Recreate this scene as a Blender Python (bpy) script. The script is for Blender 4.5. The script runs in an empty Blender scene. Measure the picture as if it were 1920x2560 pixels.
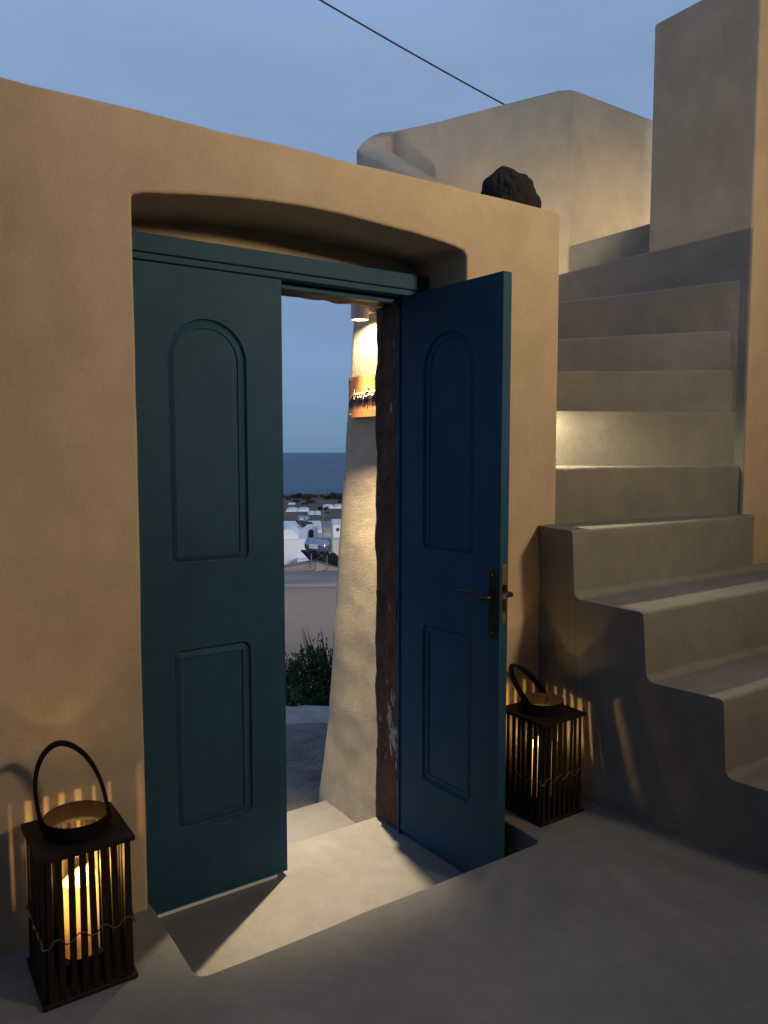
import bpy, bmesh, math, random
from math import sin, cos, pi, radians, atan2, sqrt, tan
from mathutils import Vector, Matrix, noise
random.seed(7)
S = bpy.context.scene
COL = S.collection

# ------------------------------------------------------------------ camera, sky, lights
F, PITCH, YAW, HC = 1930.0, radians(4.68), radians(34.2), 1.42
cd = bpy.data.cameras.new('camera'); cam = bpy.data.objects.new('camera', cd); COL.objects.link(cam)
cam.location = (0, 0, HC)
cam.rotation_euler = (pi/2 - PITCH, 0, -YAW)
cd.sensor_fit = 'VERTICAL'; cd.sensor_height = 36.0; cd.lens = F/2560*36.0
cd.clip_start = 0.02; cd.clip_end = 60000
S.camera = cam
S.render.resolution_x, S.render.resolution_y = 768, 1024

SUN_EL, SUN_ROT = radians(10.0), radians(180)
w = bpy.data.worlds.new('World'); S.world = w; w.use_nodes = True
nt = w.node_tree; nt.nodes.clear()
out = nt.nodes.new('ShaderNodeOutputWorld'); bg = nt.nodes.new('ShaderNodeBackground')
sky = nt.nodes.new('ShaderNodeTexSky'); sky.sky_type = 'NISHITA'; sky.sun_disc = False
sky.sun_elevation = SUN_EL; sky.sun_rotation = SUN_ROT
sky.altitude = 60; sky.air_density = 1.0; sky.dust_density = 0.3; sky.ozone_density = 6.0
# thin even veil of dusk cloud over the sky, a little deeper towards the horizon all the way round
tc = nt.nodes.new('ShaderNodeTexCoord')
sep = nt.nodes.new('ShaderNodeSeparateXYZ'); nt.links.new(tc.outputs['Generated'], sep.inputs[0])
vr = nt.nodes.new('ShaderNodeValToRGB'); nt.links.new(sep.outputs['Z'], vr.inputs[0])
vr.color_ramp.elements[0].position = 0.0; vr.color_ramp.elements[0].color = (0.155, 0.270, 0.450, 1)
vr.color_ramp.elements[1].position = 0.30; vr.color_ramp.elements[1].color = (0.255, 0.368, 0.590, 1)
veil = nt.nodes.new('ShaderNodeVectorMath'); veil.operation = 'SCALE'; veil.inputs['Scale'].default_value = 10.0
nt.links.new(vr.outputs[0], veil.inputs[0])
grade = nt.nodes.new('ShaderNodeMix'); grade.data_type = 'RGBA'; grade.inputs['Factor'].default_value = 0.92
nt.links.new(sky.outputs[0], grade.inputs['A']); nt.links.new(veil.outputs[0], grade.inputs['B'])
mp = nt.nodes.new('ShaderNodeMapping')
mp.inputs['Scale'].default_value = (1.2, 1.2, 5.0)
cn = nt.nodes.new('ShaderNodeTexNoise'); cn.inputs['Scale'].default_value = 1.6; cn.inputs['Detail'].default_value = 4
cr = nt.nodes.new('ShaderNodeMapRange'); cr.inputs['From Min'].default_value = 0.35; cr.inputs['From Max'].default_value = 0.7
cr.inputs['To Min'].default_value = 0.93; cr.inputs['To Max'].default_value = 1.12
cm = nt.nodes.new('ShaderNodeVectorMath'); cm.operation = 'SCALE'
nt.links.new(tc.outputs['Generated'], mp.inputs[0]); nt.links.new(mp.outputs[0], cn.inputs['Vector'])
nt.links.new(cn.outputs[0], cr.inputs[0]); nt.links.new(grade.outputs['Result'], cm.inputs[0]); nt.links.new(cr.outputs[0], cm.inputs['Scale'])
nt.links.new(cm.outputs[0], bg.inputs['Color']); nt.links.new(bg.outputs[0], out.inputs[0])
bg.inputs['Strength'].default_value = 0.10

sl = bpy.data.lights.new('sun', 'SUN'); sl.energy = 1.6; sl.angle = radians(15); sl.color = (1.0, 0.90, 0.80)
so = bpy.data.objects.new('sun', sl); COL.objects.link(so)
sd = Vector((sin(SUN_ROT)*cos(SUN_EL), cos(SUN_ROT)*cos(SUN_EL), sin(SUN_EL)))
so.rotation_euler = sd.to_track_quat('Z', 'Y').to_euler()
so.location = sd*50

S.view_settings.view_transform = 'Standard'; S.view_settings.look = 'None'
S.view_settings.exposure = 0.0; S.view_settings.gamma = 1.0; S.view_settings.use_curve_mapping = False
S.render.engine = 'CYCLES'

P_COURT, P_LAMP, P_LAMP_WIDE, P_STEP, P_STEP2, P_STEP3, P_STEP4, P_CANDLE = 560.0, 600.0, 16.0, 36.0, 45.0, 26.0, 2.5, 2.2

# ------------------------------------------------------------------ pixel helpers (1920x2560 photo)
_fw = Vector((sin(YAW)*cos(PITCH), cos(YAW)*cos(PITCH), -sin(PITCH)))
_rt = Vector((cos(YAW), -sin(YAW), 0)); _up = _rt.cross(_fw); _C = Vector((0, 0, HC))
def ray(x, y): return _fw + _rt*((x-960)/F) - _up*((y-1280)/F)
def at_y(x, y, yy): d = ray(x, y); return _C + d*((yy)/d.y)
def at_d(x, y, dist): d = ray(x, y); return _C + d*(dist/Vector((d.x, d.y)).length)
def polar(px, dist, z=0.0):
    d = ray(px, 1122); h = Vector((d.x, d.y)).normalized()*dist
    return Vector((h.x, h.y, z))

# ------------------------------------------------------------------ materials
def mat(name, color, rough=0.8, var=0.0, vscale=3.0, bump=0.0, bscale=60.0, bump2=0.0, b2scale=6.0, metal=0.0,
        spec=0.3, color2=None, emit=None, estr=0.0, dist=0.004, wear=()):
    m = bpy.data.materials.new(name); m.use_nodes = True
    n = m.node_tree.nodes; L = m.node_tree.links
    b = n['Principled BSDF']
    b.inputs['Base Color'].default_value = (*color, 1); b.inputs['Roughness'].default_value = rough
    b.inputs['Metallic'].default_value = metal; b.inputs['Specular IOR Level'].default_value = spec
    t = n.new('ShaderNodeTexCoord')
    if var > 0 or color2:
        a = n.new('ShaderNodeTexNoise'); a.inputs['Scale'].default_value = vscale; a.inputs['Detail'].default_value = 6
        a.inputs['Roughness'].default_value = 0.6
        L.new(t.outputs['Object'], a.inputs['Vector'])
        r = n.new('ShaderNodeMapRange'); r.inputs['From Min'].default_value = 0.3; r.inputs['From Max'].default_value = 0.7
        L.new(a.outputs[0], r.inputs[0])
        mx = n.new('ShaderNodeMix'); mx.data_type = 'RGBA'
        c2 = color2 or tuple(min(1, c*(1+var)) for c in color)
        c1 = color if color2 else tuple(c*(1-var) for c in color)
        mx.inputs['A'].default_value = (*c1, 1); mx.inputs['B'].default_value = (*c2, 1)
        L.new(r.outputs[0], mx.inputs['Factor']); col = mx.outputs['Result']
        for sc, lo, hi, de in wear:
            a = n.new('ShaderNodeTexNoise'); a.inputs['Scale'].default_value = sc; a.inputs['Detail'].default_value = de; a.inputs['Roughness'].default_value = 0.65
            L.new(t.outputs['Object'], a.inputs['Vector'])
            r = n.new('ShaderNodeMapRange'); r.inputs['From Min'].default_value = 0.32; r.inputs['From Max'].default_value = 0.68
            r.inputs['To Min'].default_value = lo; r.inputs['To Max'].default_value = hi; L.new(a.outputs[0], r.inputs[0])
            sc_ = n.new('ShaderNodeVectorMath'); sc_.operation = 'SCALE'; L.new(col, sc_.inputs[0]); L.new(r.outputs[0], sc_.inputs['Scale']); col = sc_.outputs[0]
        L.new(col, b.inputs['Base Color'])
    prev = None
    for s, sc, de in ((bump2, b2scale, 3), (bump, bscale, 5)):
        if s > 0:
            a = n.new('ShaderNodeTexNoise'); a.inputs['Scale'].default_value = sc; a.inputs['Detail'].default_value = de
            L.new(t.outputs['Object'], a.inputs['Vector'])
            bp = n.new('ShaderNodeBump'); bp.inputs['Strength'].default_value = s; bp.inputs['Distance'].default_value = dist if sc > 20 else dist*5
            L.new(a.outputs[0], bp.inputs['Height'])
            if prev: L.new(prev.outputs[0], bp.inputs['Normal'])
            prev = bp
    if prev: L.new(prev.outputs[0], b.inputs['Normal'])
    if emit:
        b.inputs['Emission Color'].default_value = (*emit, 1); b.inputs['Emission Strength'].default_value = estr
    return m

M = {}
M['plaster'] = mat('tan_plaster', (0.44, 0.362, 0.260), 0.9, 0.11, 2.2, 0.40, 90, 0.30, 5, wear=((0.9, .88, 1.06, 3), (9, .93, 1.05, 6), (240, .90, 1.08, 2)))
M['plaster_grey'] = mat('grey_tan_plaster', (0.52, 0.425, 0.315), 0.9, 0.08, 2.4, 0.3, 90, 0.2, 5, wear=((0.9, .88, 1.06, 3), (9, .93, 1.05, 6), (240, .90, 1.08, 2)))
M['cement'] = mat('grey_cement', (0.195, 0.192, 0.185), 0.75, 0.13, 3.2, 0.45, 110, 0.15, 7, wear=((1.1, .86, 1.06, 4), (12, .90, 1.06, 8), (260, .87, 1.10, 2)))
M['floor'] = mat('trowelled_cement', (0.192, 0.198, 0.206), 0.62, 0.13, 2.3, 0.20, 130, 0.14, 6, spec=0.35, wear=((0.7, .85, 1.06, 4), (14, .90, 1.06, 8), (280, .86, 1.10, 2)))
M['grit'] = mat('gritty_whitewash', (0.62, 0.54, 0.41), 0.95, 0.14, 7, 1.0, 210, 0.30, 11, dist=0.010)
M['blue'] = mat('blue_paint', (0.020, 0.072, 0.134), 0.60, 0.10, 4, 0.10, 120, 0.06, 9, spec=0.12, wear=((1.3, .86, 1.08, 5), (30, .92, 1.06, 6)))
M['gap_light'] = mat('gap_light_paint', (0.8, 0.8, 0.8), 0.6)  # near-white colour stands in for light coming under the closed leaf
M['bronze'] = mat('dark_bronze', (0.055, 0.047, 0.040), 0.35, 0.2, 30, metal=0.8)
M['brass'] = mat('worn_brass', (0.42, 0.30, 0.15), 0.38, 0.2, 40, metal=0.9)
M['lanternwood'] = mat('dark_brown_wood', (0.012, 0.008, 0.006), 0.6, 0.3, 18, 0.3, 60)
M['strap'] = mat('dark_leather', (0.009, 0.007, 0.006), 0.85, 0.2, 30, spec=0.08)
M['wire'] = mat('twisted_wire', (0.16, 0.13, 0.11), 0.4, metal=0.7)
M['rock'] = mat('volcanic_rock', (0.013, 0.013, 0.013), 0.95, 0.35, 9, 1.0, 40, 0.8, 12, dist=0.012)
M['lampwhite'] = mat('white_lamp_metal', (0.6, 0.58, 0.54), 0.5)
M['lens'] = mat('lit_lamp_lens', (0.9, 0.85, 0.7), 0.4, emit=(1.0, 0.78, 0.45), estr=8)
M['steplens'] = mat('lit_step_lens', (0.9, 0.85, 0.7), 0.4, emit=(1.0, 0.80, 0.42), estr=6)
M['cable'] = mat('black_cable', (0.012, 0.012, 0.013), 0.6)
M['gravel'] = mat('grey_gravel', (0.15, 0.145, 0.14), 0.95, 0.30, 5, 1.0, 24, 0.5, 6, dist=0.02)
M['kerb'] = mat('pale_concrete', (0.34, 0.33, 0.31), 0.9, 0.15, 8, 0.6, 30, dist=0.01)
M['land'] = mat('dry_field', (0.085, 0.068, 0.050), 1.0, color2=(0.15, 0.115, 0.085), vscale=0.02)
M['sea'] = mat('sea_water', (0.010, 0.050, 0.125), 0.30, 0.2, 0.002, spec=0.08)
M['white'] = mat('whitewash', (0.78, 0.78, 0.78), 0.9, 0.04, 0.6)
M['cream'] = mat('cream_render', (0.62, 0.55, 0.45), 0.9, 0.06, 0.6)
M['roofcon'] = mat('weathered_roof_concrete', (0.32, 0.28, 0.25), 0.95, 0.22, 0.5)
M['greywall'] = mat('grey_render', (0.28, 0.25, 0.24), 0.95, 0.14, 0.5)
M['darkglass'] = mat('dark_glass', (0.02, 0.03, 0.04), 0.12, spec=0.6)
M['tank'] = mat('galvanised_tank', (0.36, 0.42, 0.50), 0.25, metal=0.85)
M['steel'] = mat('dull_steel', (0.22, 0.22, 0.23), 0.5, metal=0.6)
M['plastic'] = mat('greenhouse_sheet', (0.75, 0.76, 0.78), 0.6)
M['leafdark'] = mat('dark_leaves', (0.036, 0.066, 0.022), 0.7, 0.4, 6)
M['leaf'] = mat('green_leaves', (0.050, 0.085, 0.028), 0.7, 0.4, 8)
M['treeleaf'] = mat('far_tree_leaves', (0.030, 0.036, 0.022), 0.9, 0.4, 0.3)
M['bark'] = mat('bark', (0.06, 0.045, 0.035), 0.9)
M['flower'] = mat('pale_flower', (0.72, 0.70, 0.60), 0.7)
M['letter'] = mat('cream_lettering', (0.66, 0.58, 0.44), 0.6)
M['shutter'] = mat('dark_opening', (0.03, 0.03, 0.035), 0.6)

def timber_mat():
    m = mat('old_timber', (0.085, 0.046, 0.030), 0.85, 0.35, 9, 0.9, 50, 0.7, 10, dist=0.01)
    n = m.node_tree.nodes; L = m.node_tree.links; b = n['Principled BSDF']
    src = b.inputs['Base Color'].links[0].from_socket
    t = n.new('ShaderNodeTexCoord'); mp = n.new('ShaderNodeMapping'); mp.inputs['Scale'].default_value = (22, 22, 6.5)
    a = n.new('ShaderNodeTexNoise'); a.inputs['Scale'].default_value = 1.0; a.inputs['Detail'].default_value = 5; a.inputs['Roughness'].default_value = .7
    g = n.new('ShaderNodeSeparateXYZ'); r1 = n.new('ShaderNodeMapRange')
    L.new(t.outputs['Object'], g.inputs[0])
    z = n.new('ShaderNodeMath'); z.operation = 'SUBTRACT'; z.inputs[1].default_value = 0.40
    L.new(g.outputs['Z'], z.inputs[0]); ab = n.new('ShaderNodeMath'); ab.operation = 'ABSOLUTE'; L.new(z.outputs[0], ab.inputs[0])
    r1.inputs['From Min'].default_value = 0.0; r1.inputs['From Max'].default_value = 0.28; r1.inputs['To Min'].default_value = 0.085; r1.inputs['To Max'].default_value = -0.06
    L.new(ab.outputs[0], r1.inputs[0])
    L.new(t.outputs['Object'], mp.inputs[0]); L.new(mp.outputs[0], a.inputs['Vector'])
    ad = n.new('ShaderNodeMath'); L.new(a.outputs[0], ad.inputs[0]); L.new(r1.outputs[0], ad.inputs[1])
    gt = n.new('ShaderNodeMapRange'); gt.inputs['From Min'].default_value = 0.615; gt.inputs['From Max'].default_value = 0.64
    L.new(ad.outputs[0], gt.inputs[0])
    mx = n.new('ShaderNodeMix'); mx.data_type = 'RGBA'; mx.inputs['B'].default_value = (0.34, 0.33, 0.30, 1)
    L.new(gt.outputs[0], mx.inputs['Factor']); L.new(src, mx.inputs['A']); L.new(mx.outputs['Result'], b.inputs['Base Color'])
    return m
M['timber'] = timber_mat()

def sign_mat():
    m = mat('varnished_sign_wood', (0.42, 0.17, 0.05), 0.45, bump=0.05, bscale=60, spec=0.4)
    n = m.node_tree.nodes; L = m.node_tree.links; b = n['Principled BSDF']
    t = n.new('ShaderNodeTexCoord'); mp = n.new('ShaderNodeMapping'); mp.inputs['Scale'].default_value = (1, 6, 60)
    a = n.new('ShaderNodeTexNoise'); a.inputs['Scale'].default_value = 1.0; a.inputs['Detail'].default_value = 5
    L.new(t.outputs['Object'], mp.inputs[0]); L.new(mp.outputs[0], a.inputs['Vector'])
    rp = n.new('ShaderNodeMix'); rp.data_type = 'RGBA'; rp.inputs['A'].default_value = (0.22, 0.085, 0.025, 1); rp.inputs['B'].default_value = (0.36, 0.16, 0.055, 1)
    L.new(a.outputs[0], rp.inputs['Factor'])
    # burnt drips below the lettering
    mp2 = n.new('ShaderNodeMapping'); mp2.inputs['Scale'].default_value = (1, 75, 2)
    d = n.new('ShaderNodeTexNoise'); d.inputs['Scale'].default_value = 1.0; d.inputs['Detail'].default_value = 3
    L.new(t.outputs['Object'], mp2.inputs[0]); L.new(mp2.outputs[0], d.inputs['Vector'])
    g = n.new('ShaderNodeSeparateXYZ'); L.new(t.outputs['Object'], g.inputs[0])
    low = n.new('ShaderNodeMapRange'); low.inputs['From Min'].default_value = 0.3; low.inputs['From Max'].default_value = 0.7
    low.inputs['To Min'].default_value = 0.066; low.inputs['To Max'].default_value = 0.026; L.new(d.outputs[0], low.inputs[0])
    g1 = n.new('ShaderNodeMath'); g1.operation = 'GREATER_THAN'; L.new(g.outputs['Z'], g1.inputs[0]); L.new(low.outputs[0], g1.inputs[1])
    hi = n.new('ShaderNodeMath'); hi.operation = 'MULTIPLY_ADD'; hi.inputs[1].default_value = 0.03; hi.inputs[2].default_value = 0.068
    L.new(a.outputs[0], hi.inputs[0])
    g2 = n.new('ShaderNodeMath'); g2.operation = 'LESS_THAN'; L.new(g.outputs['Z'], g2.inputs[0]); L.new(hi.outputs[0], g2.inputs[1])
    mu = n.new('ShaderNodeMath'); mu.operation = 'MULTIPLY'; L.new(g1.outputs[0], mu.inputs[0]); L.new(g2.outputs[0], mu.inputs[1])
    mx = n.new('ShaderNodeMix'); mx.data_type = 'RGBA'; mx.inputs['B'].default_value = (0.03, 0.012, 0.008, 1)
    L.new(mu.outputs[0], mx.inputs['Factor']); L.new(rp.outputs['Result'], mx.inputs['A']); L.new(mx.outputs['Result'], b.inputs['Base Color'])
    return m
M['sign'] = sign_mat()

def glass_mat():
    m = bpy.data.materials.new('thin_glass'); m.use_nodes = True; n = m.node_tree.nodes; L = m.node_tree.links
    n.clear(); o = n.new('ShaderNodeOutputMaterial'); mx = n.new('ShaderNodeMixShader'); f = n.new('ShaderNodeFresnel'); f.inputs[0].default_value = 1.45
    tr = n.new('ShaderNodeBsdfTransparent'); gl = n.new('ShaderNodeBsdfGlossy'); gl.inputs['Roughness'].default_value = 0.05
    tr.inputs[0].default_value = (0.97, 0.96, 0.94, 1)
    L.new(f.outputs[0], mx.inputs[0]); L.new(tr.outputs[0], mx.inputs[1]); L.new(gl.outputs[0], mx.inputs[2]); L.new(mx.outputs[0], o.inputs[0])
    return m
M['glass'] = glass_mat()

def candle_mat():
    m = mat('glowing_wax', (0.75, 0.55, 0.28), 0.5)
    n = m.node_tree.nodes; L = m.node_tree.links; b = n['Principled BSDF']
    t = n.new('ShaderNodeTexCoord'); g = n.new('ShaderNodeSeparateXYZ'); L.new(t.outputs['Object'], g.inputs[0])
    r = n.new('ShaderNodeMapRange'); r.interpolation_type = 'SMOOTHSTEP'
    r.inputs['From Min'].default_value = 0.02; r.inputs['From Max'].default_value = 0.17; r.inputs['To Min'].default_value = 0.25; r.inputs['To Max'].default_value = 1.7
    L.new(g.outputs['Z'], r.inputs[0])
    cl = n.new('ShaderNodeMix'); cl.data_type = 'RGBA'; cl.inputs['A'].default_value = (1.0, 0.30, 0.05, 1); cl.inputs['B'].default_value = (1.0, 0.52, 0.09, 1)
    L.new(r.outputs[0], cl.inputs['Factor'])
    L.new(cl.outputs['Result'], b.inputs['Emission Color']); L.new(r.outputs[0], b.inputs['Emission Strength'])
    return m
M['wax'] = candle_mat()
M['flame'] = mat('flame', (1, .8, .4), 0.5, emit=(1.0, 0.74, 0.32), estr=16)

# ------------------------------------------------------------------ mesh helpers
def link(o, parent=None):
    COL.objects.link(o)
    if parent: o.parent = parent
    return o
def tag(o, label=None, cat=None, group=None, kind=None):
    if label: o['label'] = label
    if cat: o['category'] = cat
    if group: o['group'] = group
    if kind: o['kind'] = kind
    return o
def empty(name, loc=(0, 0, 0), rz=0.0):
    o = bpy.data.objects.new(name, None); o.location = loc; o.rotation_euler = (0, 0, rz); o.empty_display_size = 0.1
    return link(o)
def obj(name, bm, m, parent=None, smooth=False, bevel=0.0, seg=2, ang=35, recalc=True):
    if recalc: bmesh.ops.recalc_face_normals(bm, faces=bm.faces)
    me = bpy.data.meshes.new(name); bm.to_mesh(me); bm.free()
    me.materials.append(M[m] if isinstance(m, str) else m)
    o = bpy.data.objects.new(name, me); link(o, parent)
    if smooth:
        for p in me.polygons: p.use_smooth = True
    if bevel > 0:
        b = o.modifiers.new('bevel', 'BEVEL'); b.width = bevel; b.segments = seg; b.limit_method = 'ANGLE'; b.angle_limit = radians(ang)
        b.harden_normals = False
    return o
def box(bm, x0, x1, y0, y1, z0, z1):
    v = [bm.verts.new(p) for p in ((x0,y0,z0),(x1,y0,z0),(x1,y1,z0),(x0,y1,z0),(x0,y0,z1),(x1,y0,z1),(x1,y1,z1),(x0,y1,z1))]
    for f in ((0,3,2,1),(4,5,6,7),(0,1,5,4),(1,2,6,5),(2,3,7,6),(3,0,4,7)): bm.faces.new([v[i] for i in f])
    return v
def bxo(name, dims, m, parent=None, bevel=0.0, **k):
    bm = bmesh.new(); box(bm, *dims); return obj(name, bm, m, parent, bevel=bevel, **k)
def prism(bm, pts, axis, a, b):
    """extrude a closed 2D outline; axis 'y': pts=(x,z) between y=a..b ; axis 'z': pts=(x,y)"""
    mk = (lambda p, t: (p[0], t, p[1])) if axis == 'y' else ((lambda p, t: (p[0], p[1], t)) if axis == 'z' else (lambda p, t: (t, p[0], p[1])))
    A = [bm.verts.new(mk(p, a)) for p in pts]; B = [bm.verts.new(mk(p, b)) for p in pts]
    bm.faces.new(A); bm.faces.new(B[::-1])
    n = len(pts)
    for i in range(n): bm.faces.new((A[i], B[i], B[(i+1) % n], A[(i+1) % n]))
def lathe(bm, prof, cx=0, cy=0, n=24, cap=True):
    rings = []
    for r, z in prof:
        rings.append([bm.verts.new((cx+r*cos(2*pi*k/n), cy+r*sin(2*pi*k/n), z)) for k in range(n)])
    for a, b in zip(rings, rings[1:]):
        for k in range(n): bm.faces.new((a[k], a[(k+1) % n], b[(k+1) % n], b[k]))
    if cap:
        bm.faces.new(rings[0][::-1]); bm.faces.new(rings[-1])
def tube(bm, pts, r, n=6, flat=None):
    """extrude a ring along a polyline; flat=(w,t,side) gives a strap cross-section"""
    pts = [Vector(p) for p in pts]; rings = []
    for i, p in enumerate(pts):
        d = (pts[min(i+1, len(pts)-1)] - pts[max(i-1, 0)]).normalized()
        s = flat[2] if flat else (Vector((0, 0, 1)) if abs(d.z) < .9 else Vector((1, 0, 0)))
        u = (Vector(s) - d*Vector(s).dot(d)).normalized(); v = d.cross(u)
        rr = r[i] if isinstance(r, (list, tuple)) else r
        if flat: ring = [p + u*a*flat[0]/2 + v*b*flat[1]/2 for a, b in ((-1,-1),(1,-1),(1,1),(-1,1))]
        else: ring = [p + u*rr*cos(2*pi*k/n) + v*rr*sin(2*pi*k/n) for k in range(n)]
        rings.append([bm.verts.new(q) for q in ring])
    k = len(rings[0])
    for a, b in zip(rings, rings[1:]):
        for i in range(k): bm.faces.new((a[i], a[(i+1) % k], b[(i+1) % k], b[i]))
    bm.faces.new(rings[0][::-1]); bm.faces.new(rings[-1])
def wob(t, amp, sc=3.0, seed=0.0): return amp*(noise.noise(Vector((t*sc, seed, 0.37))) + 0.5*noise.noise(Vector((t*sc*3.1, seed+9, 1.7))))
def line(p, q, step=0.05, amp=0.0, axis=1, seed=0.0):
    """points from p (inclusive) to q (exclusive) with a hand-made wobble on one axis"""
    L = sqrt((q[0]-p[0])**2+(q[1]-p[1])**2); n = max(1, int(L/step)); res = []
    for i in range(n):
        t = i/n; a = [p[0]+(q[0]-p[0])*t, p[1]+(q[1]-p[1])*t]
        e = min(1, 4*t*(1-t)*3)
        a[axis] += wob(t*L, amp, 2.5, seed)*e
        res.append(tuple(a))
    return res

# ================================================================== SETTING
WY = 2.298            # front plane of the door wall
LZ = -0.205           # sunken landing level
# ground: polar sheet falling away to the coast, open sea beyond
PROF = [(0,-.62),(5.4,-.62),(6.3,-.75),(7.2,-1.05),(9,-1.9),(12,-3.2),(18,-5.2),(30,-7.6),(60,-9.6),(100,-13),(200,-21),(400,-34),(700,-47),(1000,-57.2),(1045,-61)]
def gz(d):
    for (a, za), (b, zb) in zip(PROF, PROF[1:]):
        if d <= b: return za + (zb-za)*(d-a)/(b-a)
    return -61
def ground():
    bm = bmesh.new(); ds = [0.6,2,3,3.6,4.0,4.4,4.8,5.2,5.6,6.0,6.3,6.7,7.2,8,9,10.5,12,15,18,23,30,38,48,60,78,100,140,200,280,400,540,700,850,1000,1045]
    n = 360; prev = None
    for d in ds:
        ring = []
        for k in range(n):
            a = 2*pi*k/n; x, y = d*sin(a), d*cos(a)
            amp = 0.03 if 3.3 < d < 7 else (0.25 if d >= 30 else 0.0) * min(6, d/60)
            dz = amp*noise.noise(Vector((x/(1.1 if d < 10 else d*.12), y/(1.1 if d < 10 else d*.12), 3.1)))
            ring.append(bm.verts.new((x, y, gz(d) + dz)))
        if prev:
            for k in range(n): bm.faces.new((prev[k], prev[(k+1) % n], ring[(k+1) % n], ring[k]))
        else: bm.faces.new(ring)
        prev = ring
    o = obj('ground', bm, 'land', smooth=True); o['kind'] = 'structure'
    o.data.materials.append(M['gravel'])
    for p in o.data.polygons:
        if Vector(p.center[:2]).length < 7.0: p.material_index = 1
    return o
ground()
def sea():
    bm = bmesh.new(); n = 180; prev = None
    for d in (900, 1300, 2000, 3500, 6500, 12800):
        ring = [bm.verts.new((d*sin(2*pi*k/n), d*cos(2*pi*k/n), -60)) for k in range(n)]
        if prev:
            for k in range(n): bm.faces.new((prev[k], prev[(k+1) % n], ring[(k+1) % n], ring[k]))
        prev = ring
    o = obj('sea', bm, 'sea'); o['kind'] = 'structure'
    m = M['sea']; nn = m.node_tree.nodes; L = m.node_tree.links
    t = nn.new('ShaderNodeTexCoord'); mp = nn.new('ShaderNodeMapping'); mp.inputs['Scale'].default_value = (.02, .05, .02); mp.inputs['Rotation'].default_value = (0, 0, radians(28))
    a = nn.new('ShaderNodeTexNoise'); a.inputs['Scale'].default_value = 3; a.inputs['Detail'].default_value = 6
    bp = nn.new('ShaderNodeBump'); bp.inputs['Strength'].default_value = 1.0; bp.inputs['Distance'].default_value = 6.0
    L.new(t.outputs['Object'], mp.inputs[0]); L.new(mp.outputs[0], a.inputs['Vector']); L.new(a.outputs[0], bp.inputs['Height'])
    L.new(bp.outputs[0], nn['Principled BSDF'].inputs['Normal'])
sea()

# courtyard floor with the notch in front of the door
def floor():
    r = 0.035; x0, x1, y0 = 0.692, 1.985, 1.908
    pts = [(-2.6, -2.6), (4.32, -2.6), (4.32, WY+.04), (x1, WY+.04)]
    pts += line((x1, WY+.04), (x1, y0+r), .06, .004, 0, 1)[1:]
    pts += [(x1-r+r*cos(a), y0+r-r*sin(a)) for a in [k*pi/2/5 for k in range(6)]]
    pts += line((x1-r, y0), (x0+r, y0), .05, .005, 1, 2)[1:]
    pts += [(x0+r-r*sin(a), y0+r-r*cos(a)) for a in [k*pi/2/5 for k in range(6)]]
    pts += line((x0, y0+r), (x0, WY+.04), .06, .004, 0, 3)[1:]
    pts += [(x0, WY+.04), (-2.6, WY+.04)]
    bm = bmesh.new(); prism(bm, pts, 'z', -.62, 0)
    o = obj('courtyard_floor', bm, 'floor', bevel=.007, seg=3); o['kind'] = 'structure'
floor()
o = bxo('door_landing', (.60, 1.99, 1.88, 2.752, -.66, LZ), 'floor', bevel=.006, seg=3); o['kind'] = 'structure'
o = bxo('outer_step', (.25, 2.1, 2.74, 3.42, -.70, -.42), 'floor', bevel=.012, seg=3); o['kind'] = 'structure'

# ------------------------------------------------------------------ the door wall
def door_wall():
    root = empty('door_wall', (0, WY, 0))
    arch = [(.685, 2.150), (.72, 2.162), (.80, 2.174), (.89, 2.185), (1.0, 2.197), (1.1, 2.205), (1.245, 2.212), (1.40, 2.212), (1.55, 2.206),
            (1.70, 2.197), (1.80, 2.189), (1.88, 2.178), (1.925, 2.168), (1.942, 2.150)]
    pts = [(-2.6, -.6)] + line((-2.6, 2.385), (2.443, 2.392), .05, .006, 1, 5) + [(2.435, 2.385), (2.443, 2.372)]
    pts += line((2.443, 2.35), (2.452, -.6), .08, .003, 0, 6) + [(2.452, -.6), (1.947, -.6)]
    pts += line((1.947, -.58), (1.943, 2.140), .07, .003, 0, 7)
    pts += [(x, z + wob(x, .004, 6, 4)) for x, z in arch[::-1]]
    pts += line((.685, 2.140), (.678, -.58), .07, .003, 0, 8) + [(.678, -.6)]
    bm = bmesh.new(); prism(bm, pts, 'y', 0, .452)
    obj('wall_body', bm, 'plaster', root, bevel=.010, seg=3)
    bxo('lintel_infill', (.67, 1.96, .335, .446, 2.11, 2.26), 'plaster', root)
    tag(root, 'long tan plastered garden wall with shallow arched opening around the blue door', 'wall')
door_wall()

# ------------------------------------------------------------------ door frame, timber, leaves
fr = empty('door_frame', (1.3, 2.58, LZ))
def fpart(name, x0, x1, y0, y1, z0, z1, bv=.003):
    bm = bmesh.new(); box(bm, x0-1.3, x1-1.3, y0-2.58, y1-2.58, z0-LZ, z1-LZ); return obj(name, bm, 'blue', fr, bevel=bv)
fpart('head_board', .686, 1.941, 2.530, 2.634, 2.052, 2.112)
fpart('head_rail', .686, 1.941, 2.541, 2.634, 2.029, 2.0515)
fpart('head_stop', .722, 1.86, 2.594, 2.632, 2.004, 2.0285)
fpart('side_jamb', 1.870, 1.9415, 2.545, 2.580, LZ, 2.0285)
fpart('side_bead', 1.820, 1.867, 2.568, 2.580, LZ, 1.9865, .002)
fpart('side_jamb', .686, .719, 2.552, 2.633, LZ, 2.0285)
tag(fr, 'dark blue painted timber frame set under the arch', 'door frame')

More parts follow.
